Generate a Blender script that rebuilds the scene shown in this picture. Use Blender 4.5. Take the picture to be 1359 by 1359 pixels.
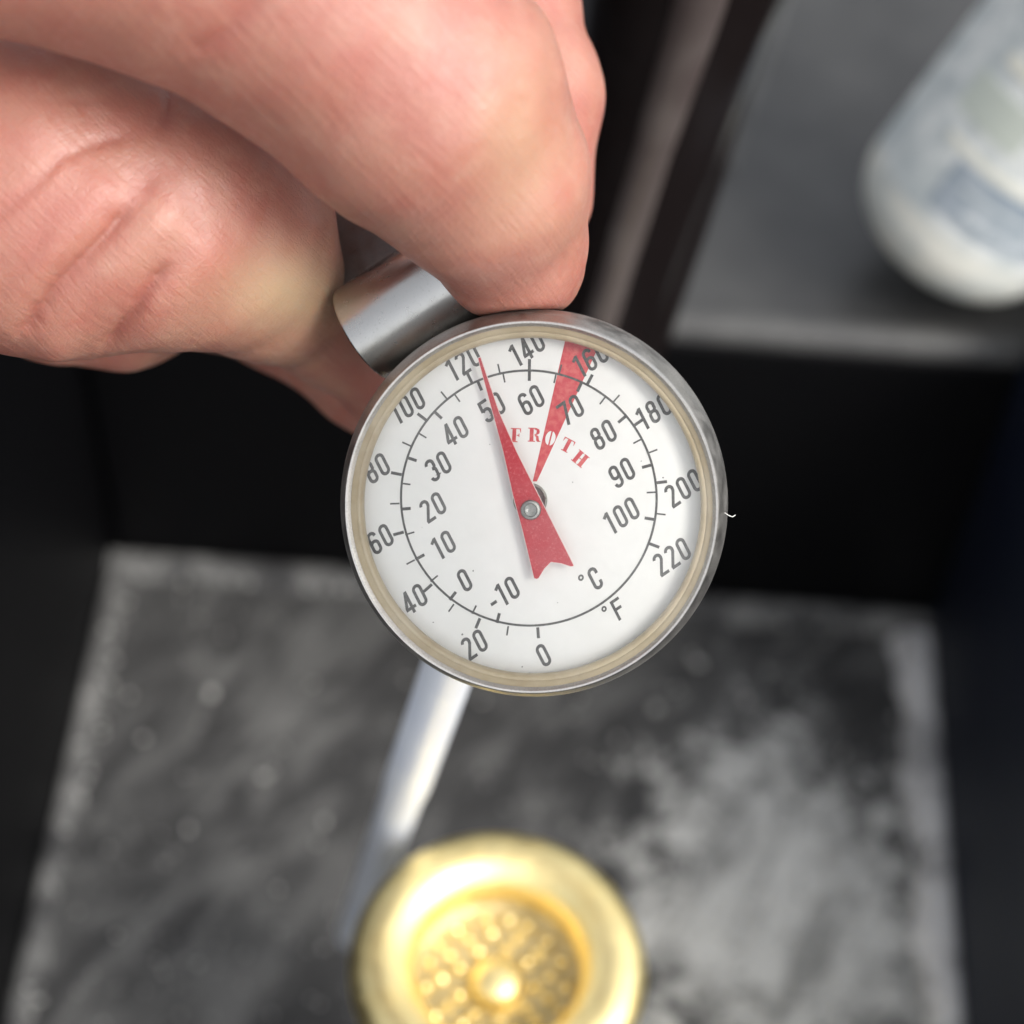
import bpy, bmesh, math, random
import numpy as np
from mathutils import Matrix, Vector

random.seed(4)
rng = np.random.default_rng(4)
S = bpy.context.scene
for o in list(bpy.data.objects):
    bpy.data.objects.remove(o)

# ------------------------------------------------------------------ camera
# All lengths below are millimetres; MM turns them into metres.
MM = 0.001
F_PX = 2700.0
TH, RO, DIST = math.radians(38.5), math.radians(4.3), 340.0
r0 = np.array([1.0, 0, 0])
FW = np.array([0, math.sin(TH), -math.cos(TH)])
u0 = np.array([0, math.cos(TH), math.sin(TH)])
RT = math.cos(RO) * r0 + math.sin(RO) * u0
UP = -math.sin(RO) * r0 + math.cos(RO) * u0
CAM = -DIST * FW

cd = bpy.data.cameras.new('camera')
cam = bpy.data.objects.new('camera', cd)
S.collection.objects.link(cam)
M = Matrix.Identity(4)
for i in range(3):
    M[i][0], M[i][1], M[i][2], M[i][3] = RT[i], UP[i], -FW[i], CAM[i] * MM
cam.matrix_world = M
cd.sensor_width = 36
cd.lens = 36 * F_PX / 1359
cd.clip_start, cd.clip_end = 0.005, 50
cd.dof.use_dof = True
cd.dof.focus_distance = 0.1500
cd.dof.aperture_fstop = cd.lens / 3.6
S.camera = cam

# ------------------------------------------------------------------ light
SUN_DIR = (RT * 0.60 + UP * 0.13 - FW * 0.78)
SUN_DIR = SUN_DIR / np.linalg.norm(SUN_DIR)
elev = math.asin(SUN_DIR[2])
azim = math.atan2(SUN_DIR[0], SUN_DIR[1])
wd = bpy.data.worlds.new('World')
S.world = wd
wd.use_nodes = True
nt = wd.node_tree
bg = nt.nodes['Background']
sky = nt.nodes.new('ShaderNodeTexSky')
sky.sky_type = 'NISHITA'
sky.sun_disc = False
sky.sun_elevation = elev
sky.sun_rotation = azim
sky.dust_density = 3.0
hs = nt.nodes.new('ShaderNodeHueSaturation')
hs.inputs['Saturation'].default_value = 0.22
nt.links.new(sky.outputs[0], hs.inputs['Color'])
nt.links.new(hs.outputs[0], bg.inputs[0])
bg.inputs[1].default_value = 0.15
sl = bpy.data.lights.new('sun', 'SUN')
sl.energy = 0.85
sl.angle = math.radians(28)
sl.color = (1.0, 0.93, 0.84)
so = bpy.data.objects.new('sun', sl)
S.collection.objects.link(so)
so.rotation_euler = Vector(SUN_DIR).to_track_quat('Z', 'Y').to_euler()

S.view_settings.view_transform = 'Standard'
S.view_settings.look = 'None'
S.view_settings.gamma = 1.0
S.view_settings.exposure = 1.1
S.cycles.use_denoising = True
S.cycles.max_bounces = 10
S.cycles.transparent_max_bounces = 12
S.cycles.sample_clamp_indirect = 6.0


# ------------------------------------------------------------------ helpers
def cs(px, py, z):
    """photo pixel + distance along the view axis -> camera space (right, down, deep) mm"""
    return np.array([(px - 679.5) * z / F_PX, (py - 679.5) * z / F_PX, z])


def c2w(p):
    p = np.asarray(p, float)
    return CAM + p[..., 0:1] * RT - p[..., 1:2] * UP + p[..., 2:3] * FW


def W(px, py, z):
    return c2w(cs(px, py, z))


def on_plane(px, py, h):
    d = RT * ((px - 679.5) / F_PX) - UP * ((py - 679.5) / F_PX) + FW
    return CAM + d * ((h - CAM[2]) / d[2])


def obj(name, verts, faces, mat, parent=None, smooth=True, mats=None, fmat=None):
    base = np.zeros(3)
    if parent is not None:
        base = np.array(parent['base_mm'])
    v = (np.asarray(verts, float) - base) * MM
    me = bpy.data.meshes.new(name)
    me.from_pydata([tuple(x) for x in v], [], [tuple(int(i) for i in f) for f in faces])
    for m in (mats or [mat]):
        me.materials.append(m)
    if fmat is not None:
        me.polygons.foreach_set('material_index', fmat)
    if smooth:
        me.polygons.foreach_set('use_smooth', [True] * len(me.polygons))
    me.update()
    o = bpy.data.objects.new(name, me)
    S.collection.objects.link(o)
    if parent is not None:
        o.parent = parent
    o['base_mm'] = [float(x) for x in base]
    return o


def thing(name, base, label, cat):
    o = bpy.data.objects.new(name, None)
    o.empty_display_size = 0.005
    S.collection.objects.link(o)
    o.location = tuple(np.asarray(base, float) * MM)
    o['base_mm'] = [float(x) for x in base]
    o['label'], o['category'] = label, cat
    return o


def tag(o, label, cat):
    o['label'], o['category'] = label, cat
    return o


def sharp(o, deg=35):
    bm = bmesh.new()
    bm.from_mesh(o.data)
    bmesh.ops.recalc_face_normals(bm, faces=bm.faces)
    for e in bm.edges:
        if len(e.link_faces) == 2 and e.calc_face_angle(0) > math.radians(deg):
            e.smooth = False
    bm.to_mesh(o.data)
    bm.free()
    return o


def bevel(o, w, seg=2):
    m = o.modifiers.new('bevel', 'BEVEL')
    m.width, m.segments, m.limit_method, m.angle_limit = w * MM, seg, 'ANGLE', math.radians(40)
    return o


def lathe(profile, O, u, v, n, seg=96, closed=False):
    """profile: list of (r, h); spun round axis n at O."""
    P = np.array(profile, float)
    a = np.linspace(0, 2 * math.pi, seg, endpoint=False)
    ring = np.cos(a)[:, None] * u + np.sin(a)[:, None] * v
    V = O + P[:, 0][:, None, None] * ring[None] + P[:, 1][:, None, None] * n
    m = len(P)
    faces = []
    for i in range(m if closed else m - 1):
        j = (i + 1) % m
        for k in range(seg):
            l = (k + 1) % seg
            faces.append((i * seg + k, i * seg + l, j * seg + l, j * seg + k))
    V = V.reshape(-1, 3)
    return V, faces


def prism(poly, O, u, v, n, h0, h1):
    """2D polygon (list of (a, b)) between heights h0 and h1."""
    P = np.array(poly, float)
    k = len(P)
    b = O + P[:, :1] * u + P[:, 1:] * v
    V = np.vstack([b + n * h0, b + n * h1])
    f = [tuple(range(k, 2 * k)), tuple(reversed(range(k)))]
    for i in range(k):
        j = (i + 1) % k
        f.append((i, j, k + j, k + i))
    return V, f


def nrm3(v):
    v = np.asarray(v, float)
    return v / np.linalg.norm(v)


def box(x0, x1, y0, y1, z0, z1):
    V = [(x, y, z) for z in (z0, z1) for y in (y0, y1) for x in (x0, x1)]
    f = [(0, 2, 3, 1), (4, 5, 7, 6), (0, 1, 5, 4), (2, 6, 7, 3), (0, 4, 6, 2), (1, 3, 7, 5)]
    return np.array(V, float), f


def join(parts):
    V, Fs, n = [], [], 0
    for v, f in parts:
        V.append(np.asarray(v, float))
        Fs += [tuple(i + n for i in q) for q in f]
        n += len(v)
    return np.vstack(V), Fs


# ------------------------------------------------------------------ materials
class Mat:
    def __init__(self, name, base=(0.5, 0.5, 0.5), rough=0.5, metal=0.0, spec=0.5, **kw):
        self.m = bpy.data.materials.new(name)
        self.m.use_nodes = True
        self.t = self.m.node_tree
        self.b = self.t.nodes['Principled BSDF']
        self.set('Base Color', (*base, 1))
        self.set('Roughness', rough)
        self.set('Metallic', metal)
        self.set('Specular IOR Level', spec)
        for k, v in kw.items():
            self.set(k, v)

    def set(self, k, v):
        if isinstance(v, bpy.types.NodeSocket):
            self.t.links.new(v, self.b.inputs[k])
        else:
            self.b.inputs[k].default_value = v

    def n(self, typ, **kw):
        x = self.t.nodes.new(typ)
        for k, v in kw.items():
            setattr(x, k, v)
        return x

    def link(self, v, s):
        if isinstance(v, bpy.types.NodeSocket):
            self.t.links.new(v, s)
        else:
            s.default_value = v

    def co(self, scale=1000.0, rot=(0, 0, 0), loc=(0, 0, 0), stretch=(1, 1, 1)):
        """object coordinates in millimetres"""
        tc = self.n('ShaderNodeTexCoord')
        mp = self.n('ShaderNodeMapping')
        self.t.links.new(tc.outputs['Object'], mp.inputs[0])
        mp.inputs['Location'].default_value = loc
        mp.inputs['Rotation'].default_value = rot
        mp.inputs['Scale'].default_value = tuple(scale * s for s in stretch)
        return mp.outputs[0]

    def streakco(self, ang, lx, ly):
        """coordinates stretched along a direction: lx, ly = feature sizes in mm"""
        tc = self.n('ShaderNodeTexCoord')
        mp = self.n('ShaderNodeMapping', vector_type='TEXTURE')
        self.t.links.new(tc.outputs['Object'], mp.inputs[0])
        mp.inputs['Rotation'].default_value = (0, 0, math.radians(ang))
        mp.inputs['Scale'].default_value = (lx * MM, ly * MM, 0.02)
        return mp.outputs[0]

    def noise(self, vec, scale, detail=4, rough=0.55, dist=0.0):
        x = self.n('ShaderNodeTexNoise')
        self.link(vec, x.inputs['Vector'])
        x.inputs['Scale'].default_value = scale
        x.inputs['Detail'].default_value = detail
        x.inputs['Roughness'].default_value = rough
        x.inputs['Distortion'].default_value = dist
        return x.outputs['Fac']

    def ramp(self, fac, a, b, lo=0.0, hi=1.0):
        x = self.n('ShaderNodeMapRange', interpolation_type='SMOOTHSTEP')
        self.link(fac, x.inputs['Value'])
        for k, v in zip(('From Min', 'From Max', 'To Min', 'To Max'), (a, b, lo, hi)):
            x.inputs[k].default_value = v
        return x.outputs[0]

    def mix(self, fac, a, b):
        x = self.n('ShaderNodeMix', data_type='RGBA')
        self.link(fac, x.inputs['Factor'])
        for v, s in ((a, x.inputs['A']), (b, x.inputs['B'])):
            self.link(v if isinstance(v, bpy.types.NodeSocket) else (*v, 1), s)
        return x.outputs['Result']

    def math(self, op, a, b=0.0, clamp=False):
        x = self.n('ShaderNodeMath', operation=op, use_clamp=clamp)
        self.link(a, x.inputs[0])
        self.link(b, x.inputs[1])
        return x.outputs[0]

    def bump(self, h, strength=0.3, dist=0.1, normal=None):
        x = self.n('ShaderNodeBump')
        x.inputs['Strength'].default_value = strength
        x.inputs['Distance'].default_value = dist * MM
        self.link(h, x.inputs['Height'])
        if normal is not None:
            self.t.links.new(normal, x.inputs['Normal'])
        return x.outputs[0]


def steel(name, base, rough, fine=60.0, bstr=0.12):
    m = Mat(name, base, rough, 1.0)
    c = m.co()
    n1 = m.noise(c, 0.7, 5)
    n2 = m.noise(c, 7.0, 3)
    m.set('Roughness', m.math('ADD', m.ramp(n1, 0.3, 0.7, rough - 0.06, rough + 0.1), m.ramp(n2, 0.35, 0.7, -0.03, 0.06)))
    m.set('Base Color', m.mix(m.ramp(n2, 0.4, 0.75), base, tuple(x * 0.8 for x in base)))
    m.set('Normal', m.bump(m.noise(c, fine / 10, 3), bstr, 0.02))
    return m


steel_m = steel('brushed_steel', (0.46, 0.445, 0.42), 0.42)
clip_m = Mat('clip_steel', (0.46, 0.45, 0.43), 0.2, 1.0)
clip_m.set('Roughness', clip_m.ramp(clip_m.noise(clip_m.co(), 0.8, 4), 0.3, 0.7, 0.2, 0.28))
clip_m.set('Base Color', clip_m.mix(clip_m.ramp(clip_m.noise(clip_m.co(), 5.0, 2), 0.62, 0.72), (0.46, 0.45, 0.43), (0.37, 0.36, 0.345)))
tab_m = steel('dark_reflection_steel', (0.22, 0.215, 0.21), 0.35)  # darker steel carries the tab's dark reflection in its colour
stem_m = Mat('pale_satin_stem', (0.66, 0.70, 0.78), 0.42, 0.15, 0.5)
stem_m.set('Base Color', stem_m.mix(stem_m.ramp(stem_m.noise(stem_m.co(), 0.09, 4), 0.35, 0.7), (0.88, 0.92, 0.99), (0.80, 0.845, 0.95)))
boss_m = steel('boss_steel', (0.36, 0.35, 0.33), 0.35)
pin_m = steel('pin_steel', (0.30, 0.31, 0.29), 0.42)

gasket_m = Mat('tan_gasket', (0.43, 0.355, 0.23), 0.34, 0.0, 0.5)
gasket_m.set('Base Color', gasket_m.mix(gasket_m.ramp(gasket_m.noise(gasket_m.co(), 0.35, 4), 0.35, 0.7), (0.50, 0.42, 0.275), (0.40, 0.32, 0.19)))

dial_m = Mat('dial_white', (0.80, 0.80, 0.775), 0.55, 0.0, 0.3)
_c = dial_m.co()
dial_m.set('Base Color', dial_m.mix(dial_m.ramp(dial_m.noise(_c, 0.25, 4), 0.35, 0.75), (0.80, 0.805, 0.785), (0.77, 0.775, 0.75)))
ink_m = Mat('grey_ink', (0.085, 0.085, 0.078), 0.6)
ink_m.set('Base Color', ink_m.mix(ink_m.ramp(ink_m.noise(ink_m.co(), 4.0, 4), 0.4, 0.75), (0.055, 0.055, 0.052), (0.115, 0.115, 0.108)))
red_m = Mat('red_ink', (0.62, 0.075, 0.085), 0.55)
red_m.set('Base Color', red_m.mix(red_m.ramp(red_m.noise(red_m.co(), 2.2, 5), 0.35, 0.72), (0.53, 0.035, 0.05), (0.62, 0.12, 0.11)))
ptr_m = Mat('pointer_red', (0.55, 0.035, 0.05), 0.5, 0.0, 0.3)
_c = ptr_m.co()
ptr_m.set('Base Color', ptr_m.mix(ptr_m.ramp(ptr_m.noise(_c, 5.0, 6, 0.7), 0.5, 0.72), (0.44, 0.010, 0.022), (0.56, 0.10, 0.11)))
ptr_m.set('Normal', ptr_m.bump(ptr_m.noise(_c, 9.0, 3), 0.3, 0.05))
ptr_edge_m = Mat('pointer_edge_highlight', (0.78, 0.62, 0.6), 0.4)  # pale colour stands for the light on the pointer's edges

# crystal: thin clear plastic, mirror-like part by Fresnel, the rest see-through
glass_m = Mat('crystal')
t = glass_m.t
tr, gl, mx, fr = (t.nodes.new(k) for k in ('ShaderNodeBsdfTransparent', 'ShaderNodeBsdfGlossy', 'ShaderNodeMixShader', 'ShaderNodeFresnel'))
fr.inputs['IOR'].default_value = 1.5
gl.inputs['Roughness'].default_value = 0.06
t.links.new(fr.outputs[0], mx.inputs[0])
t.links.new(tr.outputs[0], mx.inputs[1])
t.links.new(gl.outputs[0], mx.inputs[2])
t.links.new(mx.outputs[0], t.nodes['Material Output'].inputs['Surface'])
df, mx2 = t.nodes.new('ShaderNodeBsdfDiffuse'), t.nodes.new('ShaderNodeMixShader')
df.inputs[0].default_value = (0.8, 0.8, 0.8, 1)
sm = glass_m.ramp(glass_m.noise(glass_m.co(), 0.13, 5, 0.6), 0.36, 0.74, 0.004, 0.07)
t.links.new(sm, mx2.inputs[0])
t.links.new(mx.outputs[0], mx2.inputs[1])
t.links.new(df.outputs[0], mx2.inputs[2])
t.links.new(mx2.outputs[0], t.nodes['Material Output'].inputs['Surface'])
glass_m = glass_m.m
glass_in = Mat('crystal_inner')
t = glass_in.t
tr = t.nodes.new('ShaderNodeBsdfTransparent')
tr.inputs[0].default_value = (0.985, 0.985, 0.98, 1)
t.links.new(tr.outputs[0], t.nodes['Material Output'].inputs['Surface'])
glass_in = glass_in.m

brass_m = Mat('polished_brass', (0.98, 0.80, 0.42), 0.36, 1.0)
_c = brass_m.co()
brass_m.set('Roughness', brass_m.ramp(brass_m.noise(_c, 0.5, 4), 0.3, 0.75, 0.36, 0.50))
brass_m.set('Base Color', brass_m.mix(brass_m.ramp(brass_m.noise(_c, 0.2, 4), 0.35, 0.75), (1.0, 0.84, 0.42), (0.95, 0.76, 0.34)))

black_m = Mat('black_plastic', (0.0018, 0.0018, 0.0024), 0.5, 0.0, 0.14)
black_m.set('Normal', black_m.bump(black_m.noise(black_m.co(), 1.6, 5), 0.25, 0.2))
navy_m = Mat('navy_plastic', (0.006, 0.010, 0.020), 0.55, 0.0, 0.3)
_c = navy_m.co()
navy_m.set('Base Color', navy_m.mix(navy_m.ramp(navy_m.noise(_c, 0.06, 5), 0.35, 0.75), (0.003, 0.006, 0.018), (0.007, 0.011, 0.021)))
navy_m.set('Normal', navy_m.bump(navy_m.noise(_c, 2.0, 4), 0.3, 0.2))
highlight_m = Mat('painted_highlight', (0.115, 0.096, 0.09), 0.38, 0.0, 0.6)  # brownish grey paints the bar's reflected highlight
highlight_m.set('Base Color', highlight_m.mix(highlight_m.ramp(highlight_m.noise(highlight_m.co(), 0.09, 5), 0.3, 0.7), (0.095, 0.080, 0.075), (0.055, 0.042, 0.040)))
gloss_m = Mat('black_gloss', (0.008, 0.006, 0.006), 0.2, 0.0, 0.5)
gloss_m.set('Roughness', gloss_m.ramp(gloss_m.noise(gloss_m.co(), 0.3, 4), 0.3, 0.7, 0.15, 0.24))

ledge_m = Mat('grey_plastic', (0.05, 0.05, 0.05), 0.38, 0.0, 0.5)
_c = ledge_m.co()
ledge_m.set('Base Color', ledge_m.mix(ledge_m.ramp(ledge_m.noise(_c, 0.05, 6, 0.6), 0.35, 0.7), (0.033, 0.033, 0.033), (0.055, 0.055, 0.054)))
ledge_m.set('Roughness', ledge_m.ramp(ledge_m.noise(_c, 0.12, 5), 0.3, 0.7, 0.30, 0.46))
ledge_m.set('Normal', ledge_m.bump(ledge_m.noise(_c, 2.5, 3), 0.15, 0.1))

# dusty floor: dark plastic with pale dust, built from stains with their own shape
floor_m = Mat('dusty_floor', (0.05, 0.05, 0.05), 0.6, 0.0, 0.4)
m = floor_m
A = on_plane(1040, 1215, 0)
c0 = m.co()
nbig = m.noise(c0, 0.10, 6, 0.62)
nmid = m.noise(c0, 0.33, 6, 0.65, 0.6)
streak = m.noise(m.streakco(56, 22, 9), 1.0, 7, 0.65, 0.9)
dvec = m.n('ShaderNodeVectorMath', operation='SUBTRACT')
m.link(m.co(rot=(0, 0, 0)), dvec.inputs[0])
dvec.inputs[1].default_value = tuple(A)
dsc = m.n('ShaderNodeVectorMath', operation='MULTIPLY')
m.link(dvec.outputs[0], dsc.inputs[0])
dsc.inputs[1].default_value = (1 / 21.0, 1 / 28.0, 0)
dl = m.n('ShaderNodeVectorMath', operation='LENGTH')
m.link(dsc.outputs[0], dl.inputs[0])
dd = m.math('ADD', dl.outputs['Value'], m.ramp(nmid, 0.2, 0.8, -0.55, 0.55))
dd = m.math('ADD', dd, m.ramp(nbig, 0.2, 0.8, -0.45, 0.45))
patch = m.math('MULTIPLY', m.ramp(dd, 1.35, 0.5), m.ramp(m.noise(m.streakco(64, 16, 5), 1.0, 6, 0.6, 0.8), 0.30, 0.56, 0.42, 1.0))
left = m.math('MULTIPLY', m.ramp(streak, 0.42, 0.62), m.ramp(m.noise(c0, 0.035, 3), 0.3, 0.6, 0.35, 1.0))
fine = m.ramp(m.noise(c0, 0.9, 5, 0.7), 0.42, 0.7)
dust = m.math('ADD', m.math('MULTIPLY', left, 0.46), m.math('MULTIPLY', fine, 0.12))
col = m.mix(dust, (0.038, 0.038, 0.039), (0.25, 0.25, 0.245))
col = m.mix(m.math('MULTIPLY', patch, m.ramp(nmid, 0.25, 0.7, 0.75, 1.0)), col, (0.86, 0.865, 0.83))
m.set('Base Color', col)
m.set('Normal', m.bump(nmid, 0.3, 0.3))

rim_m = Mat('dusty_rim', (0.16, 0.16, 0.155), 0.8, 0.0, 0.2)
_c = rim_m.co()
rim_m.set('Base Color', rim_m.mix(rim_m.ramp(rim_m.noise(_c, 0.13, 5, 0.65), 0.38, 0.62), (0.06, 0.06, 0.062), (0.20, 0.20, 0.196)))
rim2_m = Mat('lightened_dust_rim', (0.4, 0.4, 0.39), 0.8, 0.0, 0.2)  # dust on the right rim lightened to offset the wall's shade
rim2_m.set('Base Color', rim2_m.mix(rim2_m.ramp(rim2_m.noise(rim2_m.co(), 0.13, 5, 0.65), 0.32, 0.58), (0.28, 0.28, 0.285), (0.78, 0.78, 0.78)))
crumb_m = Mat('pale_crumb', (0.55, 0.55, 0.53), 0.85)
bottle_m = Mat('white_bottle', (0.74, 0.74, 0.68), 0.36, 0.0, 0.5)
bottle_m.set('Base Color', bottle_m.mix(bottle_m.ramp(bottle_m.noise(bottle_m.co(), 0.16, 4), 0.35, 0.7), (0.72, 0.71, 0.64), (0.55, 0.57, 0.54)))
bottle_m.set('Subsurface Weight', 0.15)
bottle_m.set('Subsurface Radius', (0.003, 0.003, 0.003))
label_m = Mat('pale_label', (0.56, 0.61, 0.63), 0.42)
label_m.set('Base Color', label_m.mix(label_m.ramp(label_m.noise(label_m.co(), 0.2, 5, 0.6), 0.38, 0.62), (0.48, 0.52, 0.52), (0.70, 0.72, 0.70)))
blue_m = Mat('blue_print', (0.16, 0.22, 0.32), 0.45)
blue_m.set('Base Color', blue_m.mix(blue_m.ramp(blue_m.noise(blue_m.co(), 0.3, 4), 0.35, 0.7), (0.22, 0.27, 0.32), (0.40, 0.44, 0.48)))
green_m = Mat('green_print', (0.52, 0.56, 0.50), 0.45)
cream_m = Mat('cream_print', (0.72, 0.71, 0.62), 0.45)
fibre_m = Mat('white_fibre', (0.75, 0.75, 0.72), 0.7)

# ------------------------------------------------------------------ setting
XL, XR, YB, HL = -64.0, 68.5, -15.5, 63.0
FY = -190.0


def setting(o):
    o['kind'] = 'structure'
    return o


V, f = box(XL - 14, XR + 14, FY - 14, YB + 14, -6, 0)
floor = setting(obj('floor', V, f, floor_m.m, None, False))


# raised dusty rim along the floor's edges: an uneven rounded bead
def bead(p, q, w, h, name, side, mat=None):
    p, q = np.array(p, float), np.array(q, float)
    L = np.linalg.norm(q - p)
    d = (q - p) / L
    nrm = np.array([-d[1], d[0], 0]) * side
    k = int(L / 1.5)
    prof = [(0, 0), (0, .75), (.15, .95), (.35, 1), (.6, .9), (.8, .6), (.95, .25), (1.0, 0)]
    Vs = []
    for i in range(k + 1):
        a = p + d * L * i / k
        ww = w * (1 + 0.10 * math.sin(i * 0.37 + 1) + 0.06 * math.sin(i * 1.13))
        for (s, t_) in prof:
            Vs.append(a + nrm * (s * ww) + np.array([0, 0, h * t_]))
    n = len(prof)
    fs = []
    for i in range(k):
        for j in range(n - 1):
            fs.append((i * n + j, i * n + j + 1, (i + 1) * n + j + 1, (i + 1) * n + j))
    return sharp(obj(name, Vs, fs, (mat or rim_m).m, floor), 60)


bead((XL, YB, 0.01), (XR, YB, 0.01), 4.2, 2.6, 'raised_rim', -1)
bead((XR, YB - 4.3, 0.01), (XR, FY, 0.01), 5.6, 2.8, 'raised_rim', -1, rim2_m)
bead((XL, FY, 0.01), (XL, YB - 4.3, 0.01), 3.4, 2.4, 'raised_rim', -1)


def wall(dims, mat, label):
    o = obj('wall', *box(*dims), mat, None, False)
    return bevel(tag(o, label, 'wall'), 2.0, 3)


wall((XL - 12, XL - 0.02, FY - 14, YB + 60, 0.02, 96), black_m.m, 'matt black side wall rising left of the dusty floor')
wall((XR + 0.02, XR + 12, FY - 14, YB - 0.02, 0.02, 74), navy_m.m, 'dark navy side wall rising right of the dusty floor')
wall((XL, XR + 12, YB + 0.02, YB + 12, 0.02, HL - 2.7), black_m.m, 'black back wall between the dusty floor and the grey ledge')

# grey ledge on top of the back wall
ledge = thing('ledge', (40, YB, HL), 'smooth grey plastic ledge above the black back wall, carrying the white bottle', 'ledge')
LX0 = 12.0
o = obj('top_panel', *box(LX0, 190, YB + 3.4, YB + 170, HL - 2.6, HL), ledge_m.m, ledge, False)
bevel(o, 0.5)
prof = [(3.38, HL - 2.6), (3.38, HL + 0.1), (2.9, HL + 0.6), (1.8, HL + 0.65), (0.8, HL + 0.2), (0.0, HL - 0.7), (-0.2, HL - 1.6), (0.0, HL - 2.6)]
Vs = [(x, YB + a, b) for x in (LX0, 190) for a, b in prof]
k = len(prof)
fs = [(i, (i + 1) % k, k + (i + 1) % k, k + i) for i in range(k)] + [tuple(range(k)), tuple(range(2 * k - 1, k - 1, -1))]
lip_m = Mat('lit_edge_plastic', (0.10, 0.10, 0.10), 0.5, 0.0, 0.4)  # lighter grey puts the light caught on the ledge's edges into colour
lip_m.set('Base Color', lip_m.mix(lip_m.ramp(lip_m.noise(lip_m.co(), 0.1, 5), 0.3, 0.7), (0.06, 0.06, 0.06), (0.085, 0.085, 0.083)))
sharp(obj('front_lip', Vs, fs, lip_m.m, ledge), 50)
e0, e1 = on_plane(1060, -60, HL), on_plane(968, 226, HL)
ed_ = nrm3(e1 - e0)
en_ = np.cross(ed_, np.array([0, 0, 1.0]))
sec = [(-.5, 0.01), (-.45, .5), (-.2, .75), (.2, .75), (.45, .5), (.5, 0.01)]
Vs = [p + en_ * a * 1.3 + np.array([0, 0, b]) for p in (e0, e1) for a, b in sec]
k = len(sec)
fs = [(i, (i + 1) % k, k + (i + 1) % k, k + i) for i in range(k)] + [tuple(range(k)), tuple(range(2 * k - 1, k - 1, -1))]
sharp(obj('edge_strip', Vs, fs, lip_m.m, ledge), 60)
# black panel left of the ledge, behind the hand
V, f = box(XL, LX0 - 0.6, YB + 0.5, YB + 120, HL - 6, HL + 26)
bevel(tag(obj('panel', V, f, black_m.m, None, False), 'matt black panel behind the hand, left of the grey ledge', 'panel'), 3, 3)


# ------------------------------------------------------------------ glossy bar
def tube(points, radii, seg=40, cap=True):
    P = np.array(points, float)
    n = len(P)
    V, fs = [], []
    ref = np.array([0.13, 0.9, 0.4])
    for i in range(n):
        d = P[min(i + 1, n - 1)] - P[max(i - 1, 0)]
        d /= np.linalg.norm(d)
        a = np.cross(d, ref)
        a /= np.linalg.norm(a)
        b = np.cross(d, a)
        for k in range(seg):
            t_ = 2 * math.pi * k / seg
            V.append(P[i] + radii[i] * (math.cos(t_) * a + math.sin(t_) * b))
    for i in range(n - 1):
        for k in range(seg):
            l = (k + 1) % seg
            fs.append((i * seg + k, i * seg + l, (i + 1) * seg + l, (i + 1) * seg + k))
    if cap:
        fs.append(tuple(reversed(range(seg))))
        fs.append(tuple(range((n - 1) * seg, n * seg)))
    return np.array(V), fs


bar = thing('bar', on_plane(790, 640, 20), 'glossy black rounded bar slanting down behind the fingertips to the dial', 'bar')
pts = [W(965, -150, 214), W(908, 0, 222), W(868, 150, 230), W(828, 300, 240), W(790, 450, 252), W(752, 620, 266), W(716, 752, 316)]
V, f = tube(pts, [11.0, 10.2, 9.0, 7.7, 6.6, 6.0, 5.6], 56)
sharp(obj('shaft', V, f, gloss_m.m, bar), 60)
pts = [W(1062, -150, 220), W(1003, 0, 228), W(960, 150, 236), W(912, 300, 246), W(862, 450, 258), W(806, 620, 272)]
V, f = tube(pts, [2.8, 2.7, 2.5, 2.5, 2.5, 2.5], 24)
sharp(obj('edge_bead', V, f, gloss_m.m, bar), 60)
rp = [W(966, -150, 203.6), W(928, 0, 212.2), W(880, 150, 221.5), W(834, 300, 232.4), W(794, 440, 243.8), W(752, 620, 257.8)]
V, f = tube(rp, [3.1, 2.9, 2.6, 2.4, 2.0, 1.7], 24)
sharp(obj('highlight_ridge', V, f, highlight_m.m, bar), 60)  # added strip that draws the highlight along the shaft
# flat web joining shaft and bead
a0 = [W(960, -150, 217), W(908, 0, 225), W(868, 150, 233), W(828, 300, 243), W(790, 450, 255), W(752, 620, 269)]
Vs, fs = [], []
for i, (p, q) in enumerate(zip(a0, pts)):
    Vs += [p, q, q + FW * 2.0, p + FW * 2.0]
    if i:
        b_ = 4 * (i - 1)
        fs += [(b_ + j, b_ + (j + 1) % 4, b_ + 4 + (j + 1) % 4, b_ + 4 + j) for j in range(4)]
fs += [(0, 3, 2, 1), (20, 21, 22, 23)]
sharp(obj('web', Vs, fs, gloss_m.m, bar), 40)

# ------------------------------------------------------------------ bottle
RB = 15.2
ax = nrm3(np.array([0.42, 0.10, 1.0]))          # leans to the right against the dark block
q0 = on_plane(1252, 268, HL + 14)
pA = np.array([q0[0], q0[1], HL]) + np.array([0, 0, 4.6])
side = nrm3(RT - ax * (RT @ ax))
up = np.cross(ax, side)
if up @ FW > 0:
    up = -up
bottle = thing('bottle', (pA[0], pA[1], HL), 'white rounded bottle with a blue and white label leaning on the grey ledge', 'bottle')
prof = [(0.01, 1.0), (4.0, 0.7), (6.0, 0.2)]
prof += [(RB - 9.5 + 9.5 * math.sin(a), 9.5 - 9.5 * math.cos(a)) for a in np.linspace(0.12, math.pi / 2, 12)]
prof += [(RB, 30), (RB, 62)] + [(RB - 6 + 6 * math.cos(a), 62 + 9 * math.sin(a)) for a in np.linspace(0.2, 1.45, 7)]
prof += [(8.6, 73), (8.6, 76)]
V, f = lathe(prof, pA, side, up, ax, 72)
obj('body', V, f, bottle_m.m, bottle)
V, f = lathe([(0.01, 90), (9.0, 90), (9.8, 89.2), (9.8, 75), (8.7, 75)], pA, side, up, ax, 48)
sharp(obj('cap', V, f, bottle_m.m, bottle), 40)


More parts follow.
